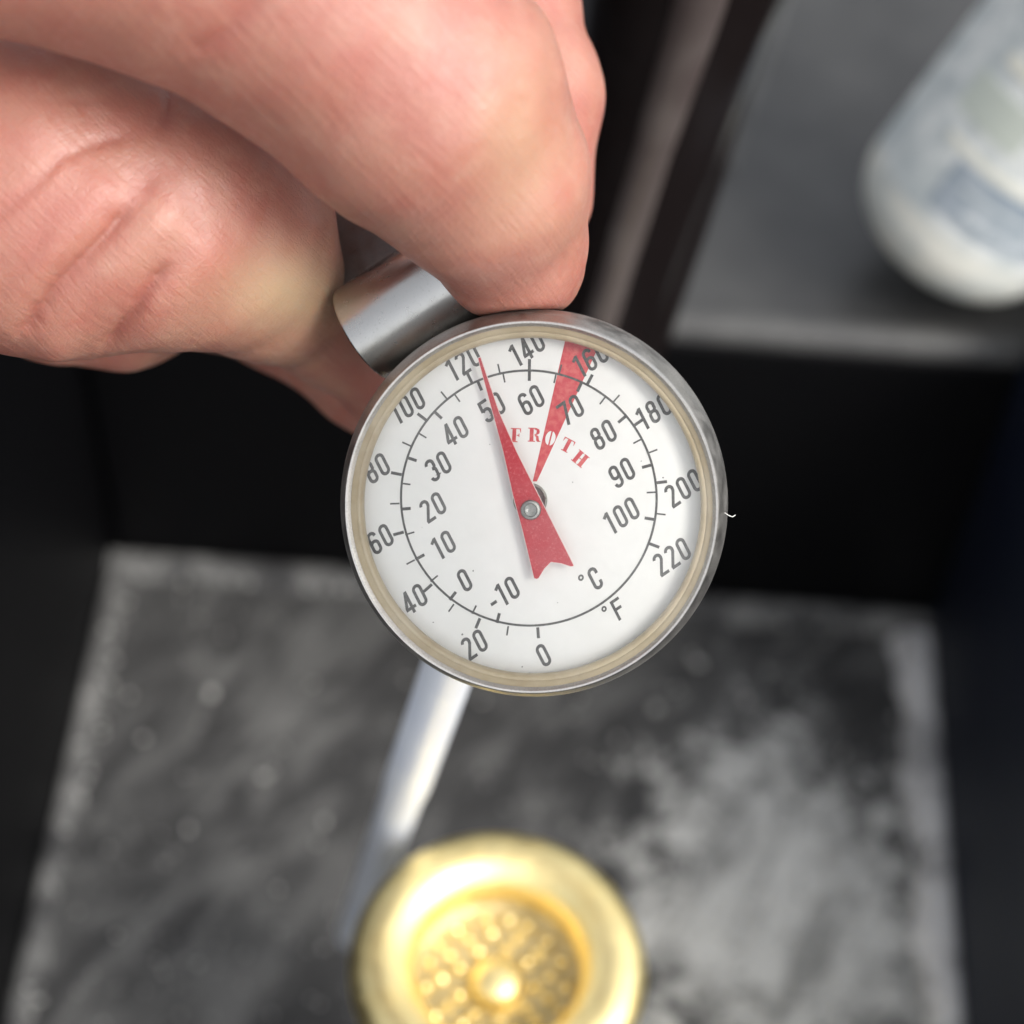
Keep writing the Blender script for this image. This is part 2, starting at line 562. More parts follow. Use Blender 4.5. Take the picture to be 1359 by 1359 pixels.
def cyl_patch(h0, h1, a0, a1, r, n=24):
    th = np.linspace(a0, a1, n)
    V, fs = [], []
    for h in (h0, h1):
        for rr in (r, r - 0.3):
            for a in th:
                V.append(pA + ax * h + rr * (math.cos(a) * side + math.sin(a) * up))
    for i in range(n - 1):
        fs += [(i, i + 1, 2 * n + i + 1, 2 * n + i), (n + i + 1, n + i, 3 * n + i, 3 * n + i + 1),
               (i + 1, i, n + i, n + i + 1), (2 * n + i, 2 * n + i + 1, 3 * n + i + 1, 3 * n + i)]
    fs += [(0, 2 * n, 3 * n, n), (2 * n - 1, 4 * n - 1, 3 * n - 1, n - 1)]
    return np.array(V), fs


R_ = math.radians
lab = obj('label', *cyl_patch(11.5, 60, R_(-20), R_(200), RB + 0.12, 60), label_m.m, bottle)
sharp(lab, 40)
for (h0, h1, a0, a1, mm, r) in (
        (13.5, 21.5, 58, 138, blue_m, .22), (22.0, 23.2, 30, 150, cream_m, .22), (25.5, 31, 30, 100, blue_m, .22),
        (26, 32, 118, 158, green_m, .22), (34.5, 36.5, 40, 150, cream_m, .22), (39, 50, 50, 120, blue_m, .22),
        (15.4, 16.1, 62, 120, label_m, .28), (18.2, 18.8, 70, 128, label_m, .28), (27.4, 28.4, 40, 92, label_m, .28)):
    sharp(obj('print_band', *cyl_patch(h0, h1, R_(a0), R_(a1), RB + r, 24), mm.m, lab), 40)

# dark block the bottle leans on, just right of the picture
bx = pA[0] + ax[0] / ax[2] * 22 + RB / ax[2] * 1.02
bevel(tag(obj('block', *box(bx, bx + 14, pA[1] - 18, pA[1] + 40, HL + 0.02, HL + 26), black_m.m, None, False), 'matt black block at the right that the white bottle leans on', 'block'), 2, 3)

# ------------------------------------------------------------------ brass fitting
X = np.array([1.0, 0, 0]); Y = np.array([0, 1.0, 0]); Z = np.array([0, 0, 1.0])
g0 = W(660.5, 1285, 219)
brass = thing('brass_fitting', (g0[0], g0[1], 0), 'round polished brass fitting with thick rolled rim and dimpled hollow, upright on the floor', 'fitting')
GS = 219 / 207.0
tor = [(11.8 * GS + 3.4 * GS * math.cos(a), 3.2 * GS * math.sin(a)) for a in np.linspace(0, 2 * math.pi, 28, endpoint=False)]
V, f = lathe(tor, g0, X, Y, Z, 96, closed=True)
obj('rim', V, f, brass_m.m, brass)
zb = -g0[2]
V, f = lathe([(14.1, -2.9), (14.1, -6.7), (12.5, -9.5), (11.6, -14), (11.6, zb + 12), (14, zb + 8), (17.5, zb + 5), (18, zb + 3), (18, zb + 0.02), (0.01, zb + 0.02)], g0, X, Y, Z, 72)
sharp(obj('body', V, f, brass_m.m, brass), 40)
dish_m = Mat('satin_brass', (0.80, 0.66, 0.36), 0.5, 1.0)
dish_m.set('Base Color', dish_m.mix(dish_m.ramp(dish_m.noise(dish_m.co(), 0.5, 4), 0.35, 0.7), (0.62, 0.50, 0.26), (0.48, 0.37, 0.17)))
V, f = lathe([(10.0, -1.9), (9.7, -2.6), (9.4, -3.2), (8.8, -3.6), (8.0, -3.75), (3.4, -4.1), (2.9, -4.2), (2.4, -4.2), (2.3, -4.0)], g0, X, Y, Z, 72)
obj('dish', V, f, dish_m.m, brass)
V, f = lathe([(3.0, -4.25), (2.9, -3.2), (2.6, -2.6), (2.0, -2.15), (1.1, -1.85), (0.01, -1.75)], g0, X, Y, Z, 40)
obj('boss', V, f, brass_m.m, brass)
bump_m = Mat('bright_brass', (1.0, 0.86, 0.47), 0.24, 1.0)
bump_m.set('Roughness', bump_m.ramp(bump_m.noise(bump_m.co(), 0.6, 3), 0.3, 0.7, 0.2, 0.3))
domes = []
for ring, (rr, cnt, dr) in enumerate(((4.3, 9, 0.72), (6.0, 13, 0.76), (7.7, 17, 0.72))):
    for i in range(cnt):
        a = 2 * math.pi * (i + 0.5 * (ring % 2)) / cnt + rng.normal(0, 0.03)
        q = g0 + np.array([rr * math.cos(a), rr * math.sin(a), -4.1 + (rr - 3.4) * 0.076 - 0.1])
        d_ = dr * rng.uniform(0.8, 1.08)
        hh = rng.uniform(0.7, 1.1)
        domes.append(lathe([(d_, 0), (d_ * .9, hh * .4), (d_ * .6, hh * .8), (0.02, hh)], q, X, Y, Z, 10))
obj('dimples', *join(domes), bump_m.m, brass)['kind'] = 'stuff'

# crumbs of pale grit on the floor
cr = []
ico = bmesh.new()
bmesh.ops.create_icosphere(ico, subdivisions=1, radius=1)
iv = np.array([v.co[:] for v in ico.verts])
icf = [tuple(v.index for v in fc.verts) for fc in ico.faces]
ico.free()


def crumb(px, py, r):
    p = on_plane(px, py, r * 0.5)
    cr.append((p + iv * r * rng.uniform(0.6, 1.2, (1, 3)) + rng.normal(0, r * 0.12, iv.shape), icf))


for px, py, r in ((925, 880, 1.5), (918, 870, 1.0), (990, 930, 1.2), (870, 940, 1.4), (1168, 1092, 1.3), (1080, 1090, .9), (1110, 1140, 1.0),
                  (280, 920, 1.2), (350, 1030, 1.2), (250, 1100, 1.1), (430, 1090, 1.3), (190, 980, 1.2), (640, 930, .8), (820, 980, 1.0),
                  (1000, 960, .9), (1150, 1230, 1.2), (960, 1010, 1.0), (880, 1030, .9), (105, 1060, 1.3), (1040, 1060, 1.0)):
    crumb(px, py, r * 0.62)
for i in range(420):
    px, py = rng.uniform(40, 1230), rng.uniform(790, 1400)
    crumb(px, py, rng.choice([0.15, 0.2, 0.28, 0.4], p=[.4, .3, .2, .1]))
for i in range(260):
    px, py = rng.normal(1030, 90), rng.normal(1200, 110)
    crumb(px, py, rng.uniform(0.2, 0.55))
for i in range(240):
    t_ = rng.uniform(0, 1)
    e = rng.integers(0, 3)
    p = ((XL + 1 + rng.uniform(0, 4), YB - 150 * t_), (XL + (XR - XL) * t_, YB - rng.uniform(1, 5)), (XR - rng.uniform(1, 7), YB - 150 * t_))[e]
    r = rng.uniform(0.2, 0.5)
    cr.append((np.array([p[0], p[1], r * .5 + rng.uniform(0, 2.4)]) + iv * r, icf))
o = obj('grit', *join(cr), crumb_m.m, None, True)
o['kind'] = 'stuff'
tag(o, 'pale grit scattered over the dusty grey floor', 'grit')

# ------------------------------------------------------------------ thermometer
ZD = 148.0
O3 = W(704, 675, ZD)                       # centre of the bezel's front edge


def nrm_(v):
    return v / np.linalg.norm(v)


view = nrm_(O3 - CAM)
N = nrm_(-view - UP * math.tan(R_(5.5)) - RT * math.tan(R_(3.5)))   # dial faces the camera, tipped down a little
Uu = nrm_(RT - N * (RT @ N))
Vv = np.cross(N, Uu)
MMPX = ZD / F_PX
therm = thing('thermometer', O3 - N * 9, 'round steel dial thermometer with white face and red pointer held between the fingers', 'thermometer')


def dial_pt(px, py, h):
    """where the sight line through a photo pixel meets the plane h mm above the bezel edge"""
    d = nrm_(W(px, py, 100.0) - CAM)
    t_ = ((O3 + N * h - CAM) @ N) / (d @ N)
    q = CAM + d * t_ - O3
    return np.array([q @ Uu, q @ Vv])


HD = -2.2          # dial plate
HP = -1.05         # pointer
case_prof = [(13.1, -0.55), (13.3, -0.12), (13.44, 0.05), (13.58, 0.06), (13.68, -0.06), (13.74, -0.3), (13.95, -0.8), (14.25, -2.0), (14.42, -3.4), (14.45, -4.4), (14.45, -7.6), (14.1, -8.5), (12.8, -9.0), (0.01, -9.0)]
V, f = lathe(case_prof, O3, Uu, Vv, N, 160)
sharp(obj('case', V, f, steel_m.m, therm), 38)
V, f = lathe([(13.05, -0.62), (13.3, -2.5), (0.01, -2.5)], O3, Uu, Vv, N, 96)
sharp(obj('inner_wall', V, f, dial_m.m, therm), 30)
# tan sealing ring under the crystal, with two shallow grooves
gk = [(13.4, -0.16), (13.3, -0.24), (13.15, -0.36), (13.0, -0.44), (12.86, -0.52), (12.78, -0.64), (12.68, -0.62), (12.52, -0.70), (12.40, -0.86), (12.36, -1.35), (13.1, -1.4)]
V, f = lathe(gk, O3, Uu, Vv, N, 128)
sharp(obj('gasket', V, f, gasket_m.m, therm), 50)
V, f = lathe([(13.1, HD), (0.01, HD)], O3, Uu, Vv, N, 96)
dial = obj('dial', V, f, dial_m.m, therm)

# crystal dome: outer and inner surface
Rd = 115.0
dome = [(r, -0.28 + math.sqrt(Rd * Rd - r * r) - math.sqrt(Rd * Rd - 13.3 ** 2)) for r in np.linspace(13.3, 0.01, 30)]
inn = [(r, h - 0.7 if r < 13.2 else h - 0.08) for r, h in reversed(dome)]
nseg = 128
V, f = lathe(dome + inn, O3, Uu, Vv, N, nseg)
fm = [0 if i < (len(dome) - 1) * nseg else 1 for i in range(len(f))]
obj('crystal', V, f, None, therm, True, [glass_m, glass_in], fm)


# ---- printing on the dial
def flat(name, polys, h, mat):
    """thin printed sheet: polys are lists of dial points, or (verts, faces)"""
    V, fs = [], []
    for P, F_ in polys:
        b_ = len(V)
        V += [O3 + Uu * a + Vv * b + N * h for a, b in P]
        fs += [tuple(i + b_ for i in q) for q in F_]
    return obj(name, V, fs, mat, dial, False)


def ring2d(c, r, w, n=160):
    a = np.linspace(0, 2 * math.pi, n, endpoint=False)
    P = [(c[0] + (r + s) * math.cos(t_), c[1] + (r + s) * math.sin(t_)) for s in (-w / 2, w / 2) for t_ in a]
    return P, [(i, (i + 1) % n, n + (i + 1) % n, n + i) for i in range(n)]


def stroke(pl, w, closed=False):
    P = np.array(pl, float)
    n = len(P)
    L, Rr = [], []
    for i in range(n):
        if closed:
            a, b = P[i - 1], P[(i + 1) % n]
            d1, d2 = P[i] - a, b - P[i]
        else:
            d1 = P[i] - P[i - 1] if i else P[1] - P[0]
            d2 = P[i + 1] - P[i] if i < n - 1 else P[i] - P[i - 1]
        d1 = d1 / (np.linalg.norm(d1) + 1e-9)
        d2 = d2 / (np.linalg.norm(d2) + 1e-9)
        m1 = np.array([-d1[1], d1[0]])
        m2 = np.array([-d2[1], d2[0]])
        mm = m1 + m2
        mm = mm / (np.linalg.norm(mm) + 1e-9)
        s = w / 2 / max(0.45, mm @ m1)
        L.append(P[i] + mm * s)
        Rr.append(P[i] - mm * s)
    V = [tuple(x) for x in L + Rr]
    fs = [(i, (i + 1) % n, n + (i + 1) % n, n + i) for i in range(n if closed else n - 1)]
    return V, fs


def arc(cx, cy, rx, ry, a0, a1, n=10):
    return [(cx + rx * math.cos(R_(a)), cy + ry * math.sin(R_(a))) for a in np.linspace(a0, a1, n)]


GW, SW = 0.46, 0.138
x0, x1, y0, y1 = SW / 2, GW - SW / 2, SW / 2, 1 - SW / 2
xc, rr = GW / 2, (GW - SW) / 2


def glyph(ch):
    st = []
    if ch == '0':
        st.append((arc(xc, y1 - rr, rr, rr, 0, 180) + arc(xc, y0 + rr, rr, rr, 180, 360), True))
    elif ch == '1':
        st.append(([(xc + .06, 0), (xc + .06, 1)], False))
        st.append(([(xc - .14, .80), (xc + .06, .95)], False))
    elif ch == '2':
        st.append((arc(xc, y1 - rr, rr, rr, 175, 0) + [(x1 - .01, .68), (x0 + .02, .12), (x0, y0)], False))
        st.append(([(x0 - .04, y0), (GW, y0)], False))
    elif ch == '3':
        st.append((arc(xc, y1 - rr, rr, rr, 180, 0) + [(x1, .70)] + arc(xc, .64, rr, .11, 0, -80, 6), False))
        st.append((arc(xc, .45, rr, .10, 85, 0, 6) + [(x1, y0 + rr)] + arc(xc, y0 + rr, rr, rr, 0, -180), False))
    elif ch == '4':
        st.append(([(xc + .07, 0), (xc + .07, 1)], False))
        st.append(([(xc + .06, .97), (x0 - .02, .27)], False))
        st.append(([(x0 - .08, .24), (GW + .03, .24)], False))
    elif ch == '5':
        st.append(([(GW - .01, y1), (x0 + .01, y1), (x0, .52)], False))
        st.append((arc(xc, .44, rr, .15, 155, 0, 8) + [(x1, y0 + rr)] + arc(xc, y0 + rr, rr, rr, 0, -180), False))
    elif ch == '6':
        st.append((arc(xc, y1 - rr, rr, rr, 0, 180) + arc(xc, y0 + rr, rr, rr, 180, 360) + arc(xc, .42, rr, .15, 0, 165, 9), False))
    elif ch == '7':
        st.append(([(0, y1), (x1 + .03, y1), (xc - .06, 0)], False))
    elif ch == '8':
        st.append((arc(xc, y1 - rr, rr * .94, rr, -20, 200, 16) + arc(xc, .64, rr * .94, .11, 190, 350, 8), True))
        st.append((arc(xc, y0 + rr, rr, rr, 180, 360, 12) + arc(xc, .40, rr, .13, 0, 180, 10), True))
    elif ch == '9':
        st.append((arc(xc, y0 + rr, rr, rr, 180, 360) + arc(xc, y1 - rr, rr, rr, 0, 180) + arc(xc, .58, rr, .15, 180, 345, 9), False))
    elif ch == '-':
        st.append(([(.02, .40), (.32, .40)], False))
    elif ch == 'C':
        st.append(([(x1, .66)] + arc(xc, y1 - rr, rr, rr, 0, 180) + arc(xc, y0 + rr, rr, rr, 180, 360) + [(x1, .34)], False))
    elif ch == 'F':
        st.append(([(x0, 0), (x0, 1)], False))
        st.append(([(x0, y1), (GW + .03, y1)], False))
        st.append(([(x0, .53), (GW - .04, .53)], False))
    elif ch == 'o':
        st.append((arc(.12, .88, .095, .095, 0, 330, 12), True))
    return st


EX = np.array([math.cos(R_(34.5)), -math.sin(R_(34.5))])     # baseline direction on the photo
EY = np.array([-math.sin(R_(27)), -math.cos(R_(27))])        # digit height direction
PITCH, GH = 18.4, 30.5
HPR = HD + 0.02


def numeral(text, px, py, name='numeral', dx=None, gh=GH, thin=1.0):
    polys = []
    n = len(text)
    adv = [PITCH] * n
    for i, c in enumerate(text):
        if c == '1':
            adv[i] = PITCH * .86
        if c == '-':
            adv[i] = PITCH * .66
        if c == 'o':
            adv[i] = PITCH * .66
    tot = sum(adv)
    pos = -tot / 2
    for i, c in enumerate(text):
        org = np.array([px, py], float) + EX * (pos + (adv[i] - GW * gh) / 2) - EY * gh / 2
        if c in '-o':
            org = np.array([px, py], float) + EX * (pos + 1) - EY * gh / 2
        for pl, cl in glyph(c):
            P, F_ = stroke(pl, SW * thin * (0.6 if c == 'o' else 1), cl)
            P = [dial_pt(*(org + EX * a * gh + EY * b * gh), HPR) for a, b in P]
            polys.append((P, F_))
        pos += adv[i]
    # overlapping strokes of one glyph each a hair above the last
    V, fs = [], []
    for k_, (P, F_) in enumerate(polys):
        b_ = len(V)
        V += [O3 + Uu * a + Vv * b + N * (HPR + 0.0012 * (k_ % 4)) for a, b in P]
        fs += [tuple(i + b_ for i in q) for q in F_]
    return obj(name, V, fs, ink_m.m, dial, False)


for txt, px, py in (('120', 614.7, 481.5), ('140', 699, 462), ('160', 783.5, 476.5), ('180', 867.5, 546), ('200', 907, 647.8), ('220', 891.5, 739),
                    ('100', 540, 538.5), ('80', 499.8, 621.5), ('60', 504.6, 715.5), ('40', 549.5, 795), ('20', 629.5, 855.5), ('0', 721.3, 869.5),
                    ('50', 653, 540.5), ('60', 704.8, 531), ('70', 757.3, 544), ('80', 800.7, 577), ('90', 825.2, 627.4), ('100', 824.5, 684.5),
                    ('40', 604, 572), ('30', 581.4, 619), ('20', 574.4, 673.2), ('10', 588.2, 723.5), ('0', 616.6, 770), ('-10', 668, 788)):
    numeral(txt, px, py)
numeral('oC', 785, 771, 'unit_letter')
numeral('oF', 815.5, 811.5, 'unit_letter', gh=28)

# scale ring and ticks
cP = dial_pt(701.1, 662, HPR)
pr = 170.4 * abs(dial_pt(871.5, 662, HPR)[0] - cP[0]) / 170.4
flat('scale_ring', [ring2d(cP, pr, 0.165)], HPR + 0.006, ink_m.m)
ANG_F = [0, 20, 40, 60, 80, 100, 120, 140, 160, 180, 200, 220]
ANG_D = [175.8, 202.05, 228.4, 255.05, 280.8, 307.6, 334.1, 360.5, 387.3, 415.3, 442.9, 470.3]


def tick(F_, r_a, r_b, w):
    a = R_(float(np.interp(F_, ANG_F, ANG_D)))
    q = []
    s, c = math.sin(a), -math.cos(a)
    for r_, sg in ((r_a, -1), (r_a, 1), (r_b, 1), (r_b, -1)):
        q.append(dial_pt(701.1 + s * r_ - c * w * sg / 2, 662 + c * r_ + s * w * sg / 2, HPR))
    flat('tick_mark', [(q, [(0, 1, 2, 3)])], HPR + 0.003, ink_m.m)


for k in range(0, 23):
    if k % 2 == 0:
        tick(k * 10, 171, 185.5, 4.0)
    else:
        tick(k * 10, 171, 183.5, 2.2)
for k in range(-2, 21):
    F_ = k * 5 * 1.8 + 32
    if k % 2 == 0:
        tick(F_, 156.5, 170, 4.0)
    else:
        tick(F_, 157.5, 170, 2.2)

# red froth wedge with the letter O left white, and the red letters
wl, wr = [(707, 639), (750, 452)], [(712.5, 639), (798, 452)]
Pw = [dial_pt(*p, HPR) for p in (wl[0], wl[1], (775, 448), wr[1], wr[0])]
flat('froth_wedge', [(Pw, [(0, 1, 2, 3, 4)])], HPR - 0.004, red_m.m)


def letter(shapes, px, py, rot, sc, mat, h):
    """block letter: list of polygons in a 0..1 box, drawn upright then turned"""
    c, s = math.cos(R_(rot)), math.sin(R_(rot))
    ex, ey = np.array([c, s]), np.array([s, -c])
    polys = []
    for P in shapes:
        q = [dial_pt(*(np.array([px, py]) + ex * (a - .5) * sc + ey * (b - .5) * sc), h) for a, b in P]
        polys.append((q, [tuple(range(len(q)))]))
    return flat('letter', polys, h, mat)


def rect(a, b, c, d):
    return [(a, b), (c, b), (c, d), (a, d)]


Lf = [rect(.25, .07, .52, .93), rect(.12, 0, .65, .068), rect(.12, .932, .86, 1.0), [(.76, .93), (.86, .93), (.86, .70), (.83, .70)], rect(.56, .47, .70, .53), [(.70, .40), (.76, .36), (.76, .64), (.70, .60)]]
Lr = [rect(.20, .07, .48, .93), rect(.08, 0, .60, .068), rect(.08, .932, .60, 1.0),
      [(.54, .93), (.54, .87), (.66, .85), (.70, .75), (.66, .58), (.54, .54), (.54, .49), (.72, .50), (.90, .60), (.92, .76), (.86, .90), (.70, .98), (.605, .995), (.605, .93)],
      [(.56, .48), (.70, .48), (.84, .40), (.88, .12), (.96, .04), (1.0, .06), (.98, 0), (.78, 0), (.68, .08), (.66, .34), (.56, .42)]]
Lt = [rect(.36, .07, .64, .93), rect(.24, 0, .76, .068), rect(.06, .932, .94, 1.0), [(.06, .93), (.16, .93), (.09, .68), (.06, .68)], [(.84, .93), (.94, .93), (.94, .68), (.91, .68)]]
Lh = [rect(.10, .07, .40, .93), rect(.60, .07, .90, .93), rect(0, 0, .47, .068), rect(.53, 0, 1, .068), rect(0, .932, .47, 1), rect(.53, .932, 1, 1), rect(.405, .47, .595, .54)]
letter(Lf, 684.5, 577.5, 3, 18.5, red_m.m, HPR)
letter(Lr, 708.5, 577, 2, 18.5, red_m.m, HPR)
letter(Lt, 752.8, 591, 28, 18.0, red_m.m, HPR)
letter(Lh, 770.2, 608.8, 39, 18.0, red_m.m, HPR)
Oa = [(.5 + .34 * math.cos(a), .5 + .5 * math.sin(a)) for a in np.linspace(R_(80), R_(280), 18)]
Ob = [(.5 + .34 * math.cos(a), .5 + .5 * math.sin(a)) for a in np.linspace(R_(-80), R_(80), 18)]
Oa = [(min(a, .455), b) for a, b in Oa]
Ob = [(max(a, .545), b) for a, b in Ob]
letter([Oa, Ob], 730.4, 581.6, 14, 19.5, dial_m.m, HPR + 0.012)

sp = []
for px, py, r_ in ((628, 757.5, 1.3), (613.5, 842, 1.4), (575, 826, .8), (693, 885, 1.0), (665, 890, .8), (703, 893, .7), (851, 612, .9), (880, 634, 1.2), (740, 800, .6), (760, 640, .8), (560, 700, .6), (650, 590, .7)):
    a = np.linspace(0, 2 * math.pi, 7, endpoint=False)
    sp.append(([dial_pt(px + r_ * math.cos(t_) * rng.uniform(.6, 1.2), py + r_ * math.sin(t_) * rng.uniform(.6, 1.2), HPR) for t_ in a], [tuple(range(7))]))
flat('dust_specks', sp, HPR + .008, ink_m.m)['kind'] = 'stuff'

# boss, pointer and pin
bc = dial_pt(703.5, 664, HD + 0.3)
Ob3 = O3 + Uu * bc[0] + Vv * bc[1]
V, f = lathe([(1.26, HD), (1.26, HD + .25), (1.12, HD + .34), (0.95, HD + .28), (0.6, HD + .3), (0.5, HD + .8), (0.01, HD + .8)], Ob3, Uu, Vv, N, 48)
sharp(obj('hub', V, f, boss_m.m, therm), 40)
pp = [(637.5, 474), (634.6, 475.5), (668.2, 600), (681, 657), (694.9, 708.6), (709.0, 767.2), (712, 768.2), (714.6, 767.2), (722, 755), (731, 745.7), (745, 747.5), (757, 751.5), (761, 751.2), (760.5, 749), (724.7, 677.5), (705.5, 639.7), (685.6, 600), (662, 547)]
P2 = [dial_pt(*p, HP) for p in pp]
V, f = prism(P2, O3, Uu, Vv, N, HP - 0.16, HP)
fm = [0 if len(q) > 4 else 1 for q in f]
ptr = obj('pointer', V, f, ptr_m.m, therm, False, [ptr_m.m, ptr_edge_m.m], fm)
bm = bmesh.new(); bm.from_mesh(ptr.data); bmesh.ops.recalc_face_normals(bm, faces=bm.faces); bmesh.ops.triangulate(bm, faces=[q for q in bm.faces if len(q.verts) > 4]); bm.to_mesh(ptr.data); bm.free()
Pe, Fe = stroke(P2, 0.085, True)
Ve = [O3 + Uu * a + Vv * b + N * (HP - 0.035) for a, b in Pe]
obj('edge_highlight', Ve, Fe, ptr_edge_m.m, ptr, False)  # outline tints the pointer's edges with the light they catch
pc = dial_pt(704.3, 677, HP + .3)
Op = O3 + Uu * pc[0] + Vv * pc[1]
V, f = lathe([(0.4, HD + .3), (0.4, HP - .17), (0.72, HP + 0.005), (0.74, HP + .18), (0.66, HP + .3), (0.5, HP + .34), (0.44, HP + .27), (0.2, HP + .22), (0.01, HP + .24)], Op, Uu, Vv, N, 40)
sharp(obj('pin', V, f, pin_m.m, therm), 35)

# stem: straight probe leaving the middle of the back at a slant
s0, s1 = W(672, 672, 158.6), W(466, 1246, 276)
sd = nrm_(s1 - s0)
L = np.linalg.norm(s1 - s0)
su = nrm_(np.cross(sd, RT)); sv = np.cross(sd, su)
V, f = lathe([(2.5, -1.0), (2.5, L * .50), (2.25, L * .54), (2.2, L - 3), (2.0, L - 1.3), (1.4, L - .3), (0.7, L), (0.01, L + .05)], s0, su, sv, sd, 40)
sharp(obj('stem', V, f, stem_m.m, therm), 40)
V, f = lathe([(3.4, -2.2), (3.4, 2.4), (3.0, 3.0), (2.51, 3.1)], s0, su, sv, sd, 40)
sharp(obj('stem_collar', V, f, steel_m.m, therm), 40)

# clip: sheet steel bent in a U, its round back towards the viewer
RC, TC = 4.05, 0.45
dirI = nrm_(np.array([0.86, -0.51]))
ca = nrm_(RT * dirI[0] - UP * dirI[1] - FW * 0.30)             # bend axis, right end nearer
pm = W(483, 444, 157.5)                                        # left end of the bend axis
pf = nrm_(FW - ca * (FW @ ca))                                 # away from the viewer
pq = np.cross(ca, pf)
if pq @ UP > 0:
    pq = -pq                                                   # towards the dial (down the picture)
sec = [(RC, 26.0), (RC, 10)] + [(RC * math.cos(a), -RC * math.sin(a)) for a in np.linspace(0, math.pi, 28)] + [(-RC, 10), (-RC, 26.0)]
ri = RC - TC
sec_in = [(-ri, 26.0), (-ri, 10)] + [(ri * math.cos(a), -ri * math.sin(a)) for a in np.linspace(math.pi, 0, 28)] + [(ri, 10), (ri, 26.0)]
loop = sec + sec_in
CL = 9.6
Vs = [pm + ca * x + pq * a + pf * b for x in (0, CL) for a, b in loop]
k = len(loop)
fs = [(i, (i + 1) % k, k + (i + 1) % k, k + i) for i in range(k)]
h_ = len(sec)
for e in (0, k):
    for i in range(h_ - 1):
        fs.append((e + i, e + i + 1, e + k - 2 - i, e + k - 1 - i))
o = sharp(obj('clip', Vs, fs, clip_m.m, therm), 40)
bevel(o, 0.12, 2)
# folded tab of the clip above the bend
tb = W(430, 366, 160.0)
Vs, f = prism([(0, -4.5), (13, -4.5), (13, 7.5), (0, 7.5)], tb, nrm_(ca + pf * .1), nrm_(-pq + pf * .25), pf, 0, .45)
bevel(sharp(obj('clip_tab', Vs, f, tab_m.m, therm), 40), .12, 2)

# loose fibre on the edge of the case
pts = [W(955, 679, 149.2), W(962, 680.5, 148.6), (W(967, 684, 148.4)), W(972, 686, 148.6), W(976, 683.5, 148.9)]
V, f = tube(pts, [0.032] * 5, 8)
tag(obj('lint_fibre', V, f, fibre_m.m, None), 'tiny pale lint fibre sticking out from the right edge of the steel case', 'fibre')

# ------------------------------------------------------------------ hand
# Skin grown from chains of round limbs (camera-space mm), joined smoothly and
# meshed on a grid, then creased and subdivided.
def chain(pts, k):
    """pts: (px, py, depth, radius in px at that depth)"""
    return [(cs(a, b, z), r * z / F_PX) for a, b, z, r in pts], k


HAND = {
    'thumb': chain([(-210, -330, 128, 290), (-40, -235, 131, 262), (205, -150, 135, 236), (430, -2, 138, 200), (563, 130, 141, 183), (640, 236, 145, 139), (674, 318, 150, 98), (688, 352, 153, 87)], 2.0),
    'index': chain([(-420, 60, 155, 260), (-180, 200, 153, 238), (60, 246, 152.5, 212), (215, 280, 153.5, 182), (300, 318, 157, 148), (352, 374, 161, 100), (436, 444, 168, 62), (520, 508, 172, 60), (590, 560, 174, 60)], 2.0),
    'lobe': chain([(-60, 306, 149, 126), (64, 362, 152, 92), (92, 370, 153, 90)], 3.0),
    'lobe_low': chain([(60, 400, 170, 80), (165, 415, 171, 74), (200, 405, 172, 72)], 1.5),
    'middle': chain([(120, 300, 183, 120), (270, 350, 182, 104), (385, 408, 180, 84), (505, 494, 178, 82), (600, 562, 176, 76)], 2.0),
    'ring': chain([(430, -420, 188, 150), (560, -150, 176, 122), (648, 0, 168, 115), (684, 130, 166, 110), (676, 255, 166, 102), (640, 350, 168, 84)], 2.0),
    'palm': chain([(-480, -420, 165, 330), (-150, -420, 178, 330), (250, -500, 190, 260)], 6.0),
    'heel': chain([(-700, -250, 168, 300), (-430, 20, 165, 290)], 6.0),
    'wrist': chain([(-560, -480, 172, 340), (-900, -760, 182, 330), (-1150, -960, 190, 340)], 8.0),
}
JOIN = {'index': 0.5, 'lobe': 3.0, 'lobe_low': 0.8, 'middle': 0.8, 'ring': 0.5, 'palm': 5.0, 'heel': 5.0, 'wrist': 9.0}

HV = 0.5
allp = [(p, r) for c, _ in HAND.values() for p, r in c]
lo = np.min([p - r for p, r in allp], axis=0) - 2
hi = np.max([p + r for p, r in allp], axis=0) + 2
dims = np.ceil((hi - lo) / HV).astype(int) + 1
G = np.full(dims, 50.0, np.float32)
axes = [lo[i] + HV * np.arange(dims[i], dtype=np.float32) for i in range(3)]


def smin(a, b, k):
    h = np.clip(0.5 + 0.5 * (b - a) / k, 0, 1)
    return b + (a - b) * h - k * h * (1 - h)


def eval_chain(c, k, pad):
    P = np.array([p for p, r in c]); R = np.array([r for p, r in c])
    a = np.maximum(((P - R[:, None]).min(0) - pad - lo) / HV, 0).astype(int)
    b = np.minimum(((P + R[:, None]).max(0) + pad - lo) / HV + 2, dims).astype(int)
    sl_ = tuple(slice(a[i], b[i]) for i in range(3))
    x, y, z = (axes[i][sl_[i]] for i in range(3))
    D = None
    for i in range(len(c) - 1):
        p, q = P[i], P[i + 1]
        ab = q - p
        L2 = float(ab @ ab)
        t_ = ((x - p[0]) * ab[0])[:, None, None] + ((y - p[1]) * ab[1])[None, :, None] + ((z - p[2]) * ab[2])[None, None, :]
        t_ = np.clip(t_ / L2, 0, 1).astype(np.float32)
        d = np.sqrt((x[:, None, None] - p[0] - t_ * ab[0]) ** 2 + (y[None, :, None] - p[1] - t_ * ab[1]) ** 2 + (z[None, None, :] - p[2] - t_ * ab[2]) ** 2)
        d -= R[i] + t_ * (R[i + 1] - R[i])
        D = d if D is None else smin(D, d, k)
    return sl_, D


